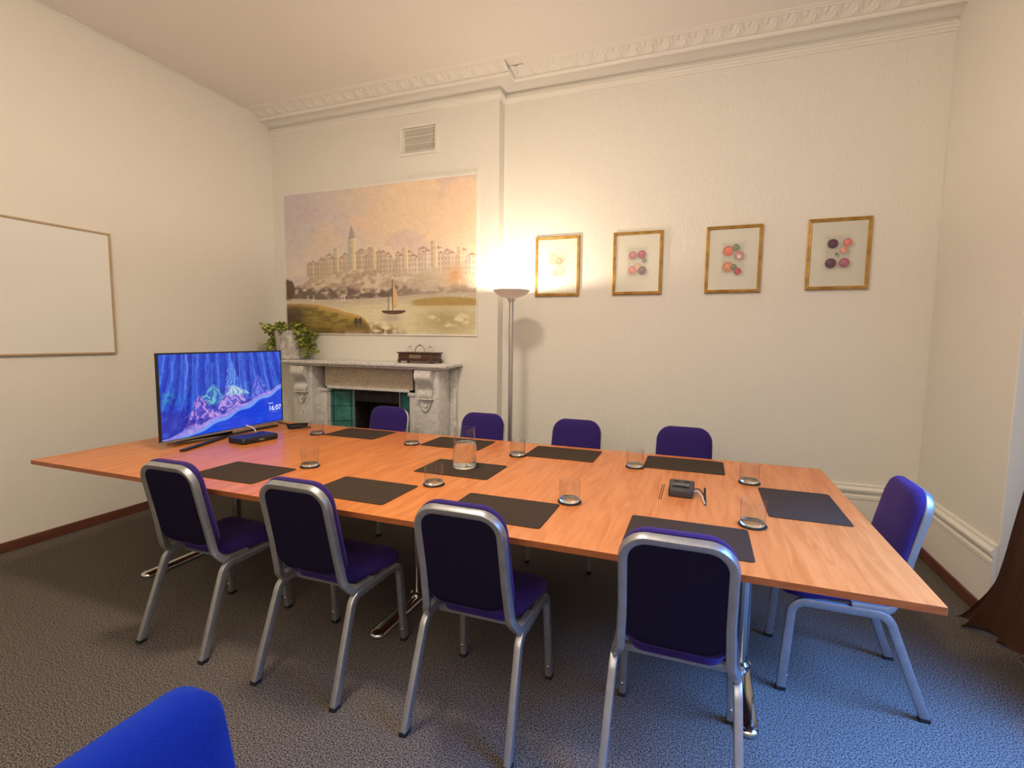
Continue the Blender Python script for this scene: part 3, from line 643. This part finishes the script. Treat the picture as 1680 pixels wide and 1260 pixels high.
# ------------------------------------------------------------------ chairs
def make_chair(name, label, group, fab, covered=False):
    t = thing(name, label, 'chair', (0, 0, 0), 0, group)
    sec = rsec(.026, .034, .005)
    mid = .30
    for sx in (-1, 1):
        xt, xf = sx*.190, sx*.203
        def P(s, z): return (xt+(xf-xt)*(1-z/.405), s, z)
        rear = fillet([P(.014, .012), P(.150, .389), P(.245, .389)], .055, 7); front = fillet([P(.506, .012), P(.480, .389), P(.395, .389)], .055, 7)
        for path, foot in ((rear, (.014,)), (front, (.506,))):
            bm = bm_new(); sweep(bm, path, sec, (1, 0, 0)); lg = obj('leg', bm, m_silver, t, 35)
            bm = bm_new(); box(bm, xf-.0145, xf+.0145, foot[0]-.0185, foot[0]+.0185, 0, .017, .003); obj('foot_cap', bm, m_rubber, lg)
            if path is front:
                bm = bm_new(); s = bmesh.ops.create_uvsphere(bm, u_segments=10, v_segments=6, radius=.006)
                for v_ in s['verts']: v_.co = Vector((v_.co.x+xf, v_.co.y*.6+.484, v_.co.z+.062))
                obj('screw', bm, m_chrome, lg, 60)
        bm = bm_new(); sweep(bm, [P(.244, .389), P(.32, .389), P(.396, .389)], sec, (1, 0, 0)); obj('seat_rail', bm, m_silver, t, 35)
    bm = bm_new()
    for s in (.235, .43): box(bm, -.178, .178, s-.012, s+.012, .372, .398, .004)
    obj('cross_rail', bm, m_silver, t, 35)
    # back hoop: v runs up the back, (s, z) is its side profile
    def back(v):                      # v = height along the back
        s = .128-(v-.43)*.222; return s, v
    if not covered:
        bm = bm_new(); hw = .159; zt = .859; pts = []
        lower = fillet([(0, .275, .407), (0, .150, .409), (0, back(.45)[0]-.004, .45), (0, *back(.60))], [.03, .05], 5)
        L_ = [(-float(np.interp(p.z, [.405, .412, .46, .62], [.190, .184, .167, hw])), p.y, p.z) for p in lower]
        crn = []
        Rr = .075
        for i in range(10):
            a = PI-PI/2*i/9; crn.append((-hw+Rr+Rr*math.cos(a), *back(zt-Rr+Rr*math.sin(a))))
        half = L_+crn; pts = half+[(-x, s, z) for x, s, z in half[::-1]]
        sweep(bm, pts, rsec(.030, .027, .004), (0, 1, .2)); obj('back_frame', bm, m_silver, t, 35)
    bm = bm_new()
    if covered:
        def fn(u, v, h): s, z = back(.675+v); return (u, s-.03+h+.0*v, z)
        pad(bm, .225, .225, .06, [(.04, 0), (.012, .004), (0, .016), (0, .05), (.012, .064), (.05, .074), (.12, .078)], fn)
    else:
        def fn(u, v, h): s, z = back(.670+v); return (u*(1-.03*v/.2), s+h+.012*(1-(u/.17)**2)*(1 if h > .03 else 0), z)
        pad(bm, .174, .213, .088, [(.045, -.006), (.03, -.008), (.0285, .012), (.004, .0135), (0, .020), (0, .032), (.008, .043), (.03, .050), (.07, .053), (.12, .054)], fn)
    obj('backrest', bm, fab, t, 55)
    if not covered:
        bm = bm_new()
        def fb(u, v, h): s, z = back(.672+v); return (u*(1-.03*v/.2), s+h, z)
        pad(bm, .146, .188, .066, [(.02, -.0125), (.004, -.0115), (0, -.009), (0, -.004)], fb); obj('back_panel', bm, m_backcloth, t, 50, label='near black cloth back panel')
    bm = bm_new()
    def fs(u, v, h): return (u*(1 if v > 0 else 1-.24*min(1, -v/.12)), .350+v, .404+h-.020*max(0, (v-.12)/.08)**2)
    pad(bm, .200, .168, .07, [(.02, .0), (.004, .004), (0, .014), (0, .028), (.008, .044), (.028, .054), (.07, .061), (.12, .064)], fs)
    obj('seat', bm, fab, t, 55)
    return t
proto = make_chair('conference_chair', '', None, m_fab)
spots = [
 ((-2.21, 1.470), 0, 'navy chair with silver frame on the near side, leftmost, before the television', 'chairs along the near side of the table'),
 ((-1.478, 1.455), 0, 'navy chair with silver frame on the near side, second from the left', 'chairs along the near side of the table'),
 ((-.753, 1.450), 0, 'navy chair with silver frame on the near side, third from the left', 'chairs along the near side of the table'),
 ((-.040, 1.462), 0, 'navy chair with silver frame on the near side, rightmost, hiding a table column', 'chairs along the near side of the table'),
 ((-2.345, 3.478), PI, 'purple upholstered chair on the far side, in front of the fireplace opening', 'chairs along the far side of the table'),
 ((-1.515, 3.478), PI, 'purple upholstered chair on the far side, just left of the floor lamp pole', 'chairs along the far side of the table'),
 ((-.795, 3.478), PI, 'purple upholstered chair on the far side, just right of the floor lamp pole', 'chairs along the far side of the table'),
 ((-.080, 3.478), PI, 'purple upholstered chair on the far side, farthest right against the plain wall', 'chairs along the far side of the table'),
 ((.876, 2.450), PI/2, 'navy chair with silver frame at the right end of the table, by the curtain', None)]
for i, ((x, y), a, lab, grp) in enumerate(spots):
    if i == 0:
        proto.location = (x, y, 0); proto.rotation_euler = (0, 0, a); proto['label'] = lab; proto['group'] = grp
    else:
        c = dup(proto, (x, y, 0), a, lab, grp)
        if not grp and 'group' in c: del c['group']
c = make_chair('upholstered_chair', 'bright royal blue upholstered chair back in the bottom left foreground', None, m_fabblue, True)
c.location = (-.757, .325, 0); c.rotation_euler = (0, 0, -PI/2)

# ------------------------------------------------------------------ desk mats
def make_mat(cx, cy, hw, hh, lab, grp):
    bm = bm_new(); pad(bm, hw, hh, .014, [(.0015, 0), (0, .0006), (0, .0022), (.0012, .003)], lambda u, v, h: (u, v, h))
    o = obj('place_mat', bm, m_mat, None); o.location = (cx, cy, TZ+.0004); tag(o, lab, 'place mat', grp)
FAR = 'brown desk mats along the far edge'; NEAR = 'brown desk mats along the near edge'
for cx, cy, lab, g_ in ((-2.335, 3.03, 'dark brown mat at the far edge by the fireplace, leftmost of the far row', FAR),
    (-1.518, 3.01, 'dark brown rectangular mat at the far edge, behind the water carafe', FAR), (-.778, 3.00, 'brown rectangular mat at the far edge, third from the fireplace end', FAR),
    (-.066, 3.005, 'brown rectangular mat at the far edge, rightmost of the far row', FAR), (-2.222, 1.918, 'dark brown rectangular mat before the leftmost near chair', NEAR),
    (-1.463, 1.905, 'dark brown rectangular mat before the second near chair from the left', NEAR), (-.758, 1.905, 'brown mat before the third near chair, a tumbler at its right corner', NEAR),
    (-.020, 1.895, 'brown rectangular mat before the nearest right hand chair', NEAR)): make_mat(cx, cy, .215, .150, lab, g_)
make_mat(.439, 2.460, .150, .218, 'brown rectangular mat turned lengthwise at the right end of the table', None) if False else None
bm = bm_new(); pad(bm, .150, .218, .014, [(.0015, 0), (0, .0006), (0, .0022), (.0012, .003)], lambda u, v, h: (u, v, h))
o = obj('place_mat', bm, m_mat); o.location = (.439, 2.460, TZ+.0004); tag(o, 'brown mat turned sideways at the right end of the table, before the end chair', 'place mat')
bm = bm_new(); pad(bm, .215, .150, .014, [(.0015, 0), (0, .0006), (0, .0022), (.0012, .003)], lambda u, v, h: (u, v, h))
o = obj('place_mat', bm, m_mat); o.location = (-1.203, 2.425, TZ+.0004); tag(o, 'brown mat in the middle of the table under the water carafe', 'place mat')

# ------------------------------------------------------------------ tumblers and black rings
def make_tumbler():
    t = thing('glass_tumbler', '', 'glass', (0, 0, 0), 0, None)
    bm = bm_new(); lathe(bm, [(.0455, .012), (.0462, .030), (.047, .096), (.0465, .0975), (.0458, .096), (.0448, .03), (.044, .014)], n=36); obj('glass_wall', bm, m_thin, t, 50)
    bm = bm_new(); lathe(bm, [(.036, .0005), (.043, .001), (.046, .006), (.0461, .013), (.043, .0135), (.030, .0105), (.012, .009)], n=36, cap0=True, cap1=True); obj('thick_base', bm, m_glass, t, 60)
    return t
tp = make_tumbler()
m_basering = mat('matte black', (.012, .010, .010, 1), .8)  # thin black ring under each tumbler, a little wider than its base
cups = [((-2.605, 2.885), 'clear glass tumbler beside the coiled cable'), ((-1.79, 2.86), 'clear glass tumbler in the far row, left of the carafe'),
 ((-1.025, 2.835), 'clear glass tumbler in the far row, right of the carafe'), ((-.322, 2.840), 'clear glass tumbler at the left of the rightmost far mat'),
 ((.256, 2.745), 'clear glass tumbler by the sideways end mat'), ((-1.988, 2.140), 'clear glass tumbler by the leftmost near mat'),
 ((-1.195, 2.105), 'clear glass tumbler right in front of the water carafe'), ((-.515, 2.105), 'clear glass tumbler at the corner of the third near mat'),
 ((.216, 2.105), 'clear glass tumbler by the rightmost near mat')]
RING_T = .0030
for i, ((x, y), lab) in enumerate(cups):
    bm = bm_new(); lathe(bm, [(.036, 0), (.0515, 0), (.0525, .001), (.0525, .0022), (.0515, .003), (.036, .003), (.036, 0)], n=40); o = obj('base_ring', bm, m_basering); o.location = (x, y, TZ+.0034)
    tag(o, 'thin black ring under the '+lab[6:], 'base_ring', 'black rings under the tumblers')
    if i == 0: tp.location = (x, y, TZ+.0066); tp['label'] = lab; tp['group'] = 'glass tumblers on the table'
    else: dup(tp, (x, y, TZ+.0066), 0, lab, 'glass tumblers on the table')

# ------------------------------------------------------------------ carafe
t = thing('water_carafe', 'tall clear glass carafe of water standing on the middle mat', 'carafe', (-1.20, 2.455, TZ+.0036))
bm = bm_new(); lathe(bm, [(.0645, .013), (.066, .03), (.0645, .09), (.060, .16), (.056, .205), (.058, .222), (.0565, .2225), (.0545, .205), (.0585, .16), (.063, .09), (.0645, .03), (.063, .014)], n=48); obj('glass_wall', bm, m_thin, t, 60)
bm = bm_new(); lathe(bm, [(.052, .0005), (.061, .001), (.065, .006), (.0655, .014), (.0635, .0142)], n=48, cap0=True, cap1=True); obj('thick_base', bm, m_glass, t, 60)
bm = bm_new(); lathe(bm, [(.0625, .0150), (.0640, .03), (.0622, .09), (.0583, .140), (.0578, .1405)], n=48, cap0=True, cap1=True); obj('water', bm, m_water, t, 60)
bm = bm_new(); a0 = -.35
pts = fillet([(.058, 0, .150), (.082, 0, .148), (.086, 0, .10), (.066, 0, .045)], .018, 5)
pts = [(p.x*math.cos(a0), p.x*math.sin(a0), p.z) for p in pts]
sweep(bm, pts, circ(.006, 10), (0, 0, 1)); obj('handle', bm, m_glass, t, 60)

# ------------------------------------------------------------------ television
def paint_screen():
    H_, W_ = 300, 520
    u, v = np.meshgrid(np.linspace(0, 1, W_), np.linspace(0, 1, H_)); x = u*1.77
    img = np.zeros((H_, W_, 3))+np.array((24, 70, 205.))
    # fluted cliffs: ridges that fan out downwards
    def flutes(f, sd, lean):
        q = (x-.85)*(1-lean*v)*f+1.1*fbm(x*2.2+3, v*1.1, sd)+.28*fbm(x*9, v*7, sd+1)
        k = np.floor(q); t_ = q-k; c_ = .35+.3*vnoise(k*3.7, k*0+sd, 5)
        up_ = np.where(t_ < c_, t_/c_, (1-t_)/(1-c_)); return up_, t_ < c_, vnoise(k*5.3, k*0+.5, sd)
    for f, sd, lean, wgt in ((6.5, 3, .30, 1.), (13, 21, .22, .6)):
        h1, lf, rn = flutes(f, sd, lean); m1 = wgt*(.55+.45*rn) if f < 10 else wgt*sst(.35, .6, fbm(x*3, v*3, 31))
        img = mixc(img, sst(.25, .95, h1)*lf*m1*.75, (74, 122, 226)); img = mixc(img, sst(.80, 1, h1)*m1*.7, (120, 156, 238))
        img = mixc(img, sst(.9, .2, h1)*(~lf)*m1*.65, (12, 34, 160)); img = mixc(img, sst(.22, 0, h1)*m1*.8, (6, 22, 140))
    img = mixc(img, sst(.45, .75, fbm(x*26, v*22, 9))*.35, (50, 120, 205)); img = mixc(img, sst(.5, .8, fbm(x*40, v*30, 14))*.25, (14, 30, 150))
    # dark shoulder hills below
    sh = .52+.10*np.abs(np.sin(x*3.1+.6))-.22*np.exp(-((u-.52)/.12)**2)+.1*fbm(x*5, x*0, 4); low = sst(-.02, .05, v-sh)
    img = mixc(img, low*.85, (20, 44, 168)); img = mixc(img, sst(.45, .75, fbm(x*12+v*5, v*14, 12))*low*.6, (62, 98, 205))
    # lit foreground spurs, pink and pale green, broken by dark gullies
    def spur(cu, tv_, bv, wl_, wr_, cols, k):
        nonlocal img
        s = np.clip((v-tv_)/(bv-tv_), 0, 1.3); jag = .035*(fbm(x*18, v*18, k)-.5)+.02*(fbm(x*45, v*45, k+2)-.5)
        l = cu-wl_*s**.85; r = cu+wr_*s**.85; ins = sst(-.012, .012, u-l+jag)*sst(-.012, .012, r-u+jag)*sst(0, .06, s)*sst(1.25, .95, s+jag*4)
        rel = (u-l)/(r-l+1e-4); g = np.abs(((rel*3.2+3.2*fbm(x*9, v*9, k+5)+v*1.5) % 1)-.5)*2
        img = mixc(img, ins*.9, cols[0]); img = mixc(img, ins*sst(.35, .9, g)*.85, cols[1]); img = mixc(img, ins*sst(.35, .05, g)*.7, cols[2])
        img = mixc(img, ins*sst(.5, .75, fbm(x*24, v*26, k+7))*.55, cols[3])
    B1, B2, B3 = (60, 84, 205), (40, 60, 190), (22, 34, 150)
    spur(.53, .08, .60, .07, .11, ((70, 118, 225), (126, 168, 236), (20, 50, 175), (50, 110, 215)), 3)
    spur(.38, .38, .62, .13, .12, ((56, 128, 190), (130, 196, 205), B2, B1), 9)
    spur(.53, .42, .80, .16, .22, ((128, 112, 214), (212, 166, 226), (40, 46, 170), (96, 92, 206)), 14)
    spur(.27, .50, .92, .12, .17, ((120, 100, 206), (216, 158, 222), (34, 38, 160), (70, 74, 196)), 19)
    spur(.54, .42, .54, .05, .14, ((150, 200, 214), (196, 226, 226), (90, 110, 214), (140, 150, 224)), 24)
    spur(.76, .30, .68, .08, .16, ((66, 92, 212), (126, 132, 232), B3, (44, 60, 186)), 31)
    img = mixc(img, sst(.50, .66, fbm(x*9, v*12, 21))*sst(.58, .66, v)*sst(.93, .85, v)*.6*(u > .14)*(u < .75), (22, 32, 146))
    img = mixc(img, np.exp(-(((u-.05)/.06)**2+((v-.5)/.07)**2))*.6*sst(.3, .6, fbm(x*30, v*30, 6)), (60, 170, 176))
    # beach running up to the right, then surf and sea
    by = .985-.50*u**1.15+.01*np.sin(u*30); be = sst(-.012, .0, v-by); sand = mixc(np.zeros_like(img)+np.array((136, 128, 224.)), sst(.4, .7, fbm(x*20, v*50, 15)), (180, 152, 226))
    img = img*(1-be[..., None])+sand*be[..., None]
    sf = sst(.055, .065, v-by+.012*np.sin(u*20)+.03*u); img = mixc(img, sf, (112, 158, 244)); se = sst(.085, .11, v-by+.03*u+.008*np.sin(u*34))
    img = mixc(img, se, (12, 62, 214)); img = mixc(img, se*sst(.5, .75, fbm(x*8, v*34, 19))*.4, (36, 108, 240))
    # small icons and the unreadable second line beside the clock
    for i in range(4): img = mixc(img, ((np.abs(u-.868-.012*i) < .004) & (np.abs(v-.735) < .006)).astype(float), (215, 225, 255))
    img = mixc(img, ((u > .892) & (u < .948) & (np.abs(v-.862) < .004) & ((u*260 % 1) < .7)).astype(float), (170, 200, 255))
    return lin(np.clip(img, 0, 255))
tv = thing('television', 'flat television on a black stand at the left end of the table, showing blue cliffs', 'television', (-3.10, 2.57, TZ+.0015))
HW, ZB, ZT = .484, .042, .600
bm = bm_new(); box(bm, -.020, -.003, -HW, HW, ZB, ZT, .004); box(bm, -.075, -.018, -.30, .30, .10, .42, .02); obj('housing', bm, m_black, tv, 40)
bm = bm_new()
sweep(bm, [(.001, -HW+.005, ZB+.005), (.001, -HW+.005, ZT-.005), (.001, HW-.005, ZT-.005), (.001, HW-.005, ZB+.005)], rsec(.011, .011, .003, 2), (1, 0, 0), closed=True); obj('bezel', bm, m_black, tv)
bm = bm_new(); box(bm, -.006, .009, -HW, HW, ZB-.006, ZB+.006, .002); obj('lower_trim', bm, m_silver, tv, label='silver strip along the bottom edge')
sc = painted('screen', paint_screen(), (.002, -HW+.009, ZT-.009), (0, 2*HW-.018, 0), (0, 0, -(ZT-ZB)+.017), m_screen, tv)
tx = bpy.data.curves.new('clock', 'FONT'); tx.body = '16:07'; tx.size = .056; tx.extrude = .0002; tx.offset = -.0007; tx.align_x = 'CENTER'
tmp = bpy.data.objects.new('clock_source', tx); C.objects.link(tmp); dg = bpy.context.evaluated_depsgraph_get()
me = bpy.data.meshes.new_from_object(tmp.evaluated_get(dg)); bpy.data.objects.remove(tmp)
m_clk = mat('lit white lettering', (1, 1, 1, 1), .5); bsdf(m_clk).inputs['Emission Color'].default_value = (.75, .88, 1, 1); bsdf(m_clk).inputs['Emission Strength'].default_value = 1.0
me.materials.clear(); me.materials.append(m_clk); ck = bpy.data.objects.new('clock_digits', me); C.objects.link(ck); ck.parent = sc
ck.location = (.0035, .405, .137); ck.rotation_euler = (PI/2, 0, PI/2)
bm = bm_new(); box(bm, -.055, -.020, -.045, .045, .014, .12, .006); obj('neck', bm, m_black, tv, 40)
bm = bm_new()
for pts in ([(.145, -.455, .006), (.075, -.22, .009), (.0, 0, .012), (-.03, .25, .009), (-.02, .44, .006)], [(-.150, -.345, .008), (-.10, -.18, .012), (-.04, 0, .013)]):
    n_ = []
    for a, b in zip(pts, pts[1:]):
        for k in range(6): n_.append(Vector(a).lerp(Vector(b), k/6))
    n_.append(Vector(pts[-1])); sweep(bm, n_, rsec(.034, .012, .003), (1, 0, 0))
sweep(bm, [(-.105, -.32, .020), (-.09, -.15, .024), (-.03, 0, .026)], rsec(.05, .024, .006), (1, 0, 0))
obj('stand', bm, m_black, tv, 40)

# set top box, cables
bx = thing('video_receiver', 'black rounded box lying in front of the television', 'device', (-2.835, 2.535, TZ), -.13)
bm = bm_new(); pad(bm, .085, .135, .025, [(.006, .002), (0, .008), (0, .030), (.005, .038), (.012, .040)], lambda u, v, h: (u, v, h)); obj('case', bm, m_black, bx, 40)
bm = bm_new(); box(bm, .0845, .0862, -.02, .02, .014, .024, .0005); obj('front_badge', bm, mat('grey plate', (.2, .2, .2, 1), .4), bx)
for u_, v_ in ((-.06, -.1), (.06, -.1), (-.06, .1), (.06, .1)):
    bm = bm_new(); lathe(bm, [(.01, 0), (.01, .0025)], u_, v_, 12, True, True); obj('rubber_foot', bm, m_rubber, bx)
def cable(name, pts, r, m, lab, sub=8):
    P = [Vector(p) for p in pts]; out = []
    for i in range(len(P)-1):
        p0, p1, p2, p3 = P[max(i-1, 0)], P[i], P[i+1], P[min(i+2, len(P)-1)]
        for k in range(sub):
            t = k/sub; out.append(.5*((2*p1)+(p2-p0)*t+(2*p0-5*p1+4*p2-p3)*t*t+(3*p1-p0-3*p2+p3)*t**3))
    out.append(P[-1]); bm = bm_new(); sweep(bm, out, circ(r, 8), (.1, .2, 1)); o = obj(name, bm, m, None, 60); return tag(o, lab, 'cable')
cable('video_cable', [(-3.09, 2.70, .79), (-3.02, 2.70, .775), (-2.96, 2.66, .770), (-2.93, 2.64, .764)], .0055, m_white, 'short pale cable from the television down to the black box')
pts = [(-3.17, 2.96, .86), (-3.165, 3.02, .775), (-3.10, 3.09, TZ+.009)]
for i in range(34):
    a = i/10*2*PI+2.4; rr = .075+.006*math.sin(i*2.3); pts.append((-2.925+rr*.75*math.cos(a), 3.03+rr*1.05*math.sin(a), TZ+.0085+.0045*i/10*1.2+.002*math.sin(i)))
pts.append((-2.80, 3.03, TZ+.012)); cable('coiled_cable', pts, .0055, m_cable, 'black cable coiled on the table behind the television', 5)
# conference device and its leads
cf = thing('conference_unit', 'small black box with buttons lying beside the cable slot', 'device', (-.060, 2.425, TZ), -.03)
bm = bm_new(); pad(bm, .055, .064, .012, [(.004, .001), (0, .005), (0, .040), (.004, .046), (.008, .047)], lambda u, v, h: (u*(1+.04*v/.06), v, h+.006*(v/.06)*(1 if h > .02 else 0))); obj('case', bm, mat('dark grey plastic', (.035, .03, .03, 1), .4), cf, 40)
for x_ in (-.025, .022):
    bm = bm_new(); box(bm, x_-.012, x_+.012, .030, .044, .0515, .0530, .001); obj('port', bm, m_black, cf)
bm = bm_new(); box(bm, -.038, .038, -.036, .018, .0475, .0485, .001); box(bm, -.012, .02, -.030, -.024, .0485, .0491); obj('control_panel', bm, mat('grey panel', (.07, .065, .06, 1), .25), cf)
cable('power_lead', [(-.008, 2.46, TZ+.018), (.018, 2.468, TZ+.020), (.036, 2.42, TZ+.014), (.045, 2.36, TZ+.008), (.046, 2.325, TZ+.0042)], .0028, m_cable, 'black lead from the small black box into the cable slot')
cable('data_lead', [(-.006, 2.445, TZ+.012), (.014, 2.45, TZ+.013), (.030, 2.40, TZ+.010), (.040, 2.33, TZ+.007), (.044, 2.302, TZ+.0042)], .0028, m_white, 'pale grey lead from the small black box into the cable slot')

# ------------------------------------------------------------------ curtain
def curtain():
    bm = bm_new(); nz_, ny = 44, 120; rows = []
    zs = [3.15*(i/nz_)**1.25 for i in range(nz_+1)]
    for z in zs:
        ye = np.interp(z, [0, .08, .2, .45, .8, .95, 1.2, 1.6, 3.2], [3.19, 3.15, 3.09, 3.00, 2.92, 2.885, 2.84, 2.78, 2.72])
        y0 = np.interp(z, [0, .3, .9, 1.3, 3.2], [2.10, 2.25, 2.46, 2.50, 2.32]); xc = np.interp(z, [0, .05, .3, .9, 3.2], [1.325, 1.345, 1.39, 1.41, 1.41]); amp = np.interp(z, [0, .1, .5, 3.2], [.040, .038, .030, .026])
        row = []
        for k in range(ny+1):
            t = k/ny; y = ye+(y0-ye)*t; ph = t*2*PI*8+.9*math.sin(z*2.1+t*5)
            x = min(xc+.42*(ye-y), 1.49)+amp*math.sin(ph)+.010*math.sin(ph*2.3+z*3)-.02*math.exp(-z/.06)*math.sin(ph*.5)
            row.append(bm.verts.new((x, y+.012*math.cos(ph), max(z, .004)+.006*math.sin(ph*1.3)*math.exp(-z/.1)+.004*(z < .01))))
        rows.append(row)
    for a, b in zip(rows, rows[1:]):
        for k in range(ny): bm.faces.new((a[k], a[k+1], b[k+1], b[k]))
    r = bmesh.ops.solidify(bm, geom=list(bm.faces), thickness=.003)
    return bm
o = obj('curtain', curtain(), m_curtain, None, 80); tag(o, 'brown floor length curtain gathered at the window edge on the right', 'curtain')
bm = bm_new(); sweep(bm, [(1.40, .35, 3.17), (1.40, 3.35, 3.17)], circ(.014, 12), (0, 0, 1)); o = obj('curtain_pole', bm, m_brass, None, 40); tag(o, 'slim metal curtain pole above the window recess', 'curtain pole')
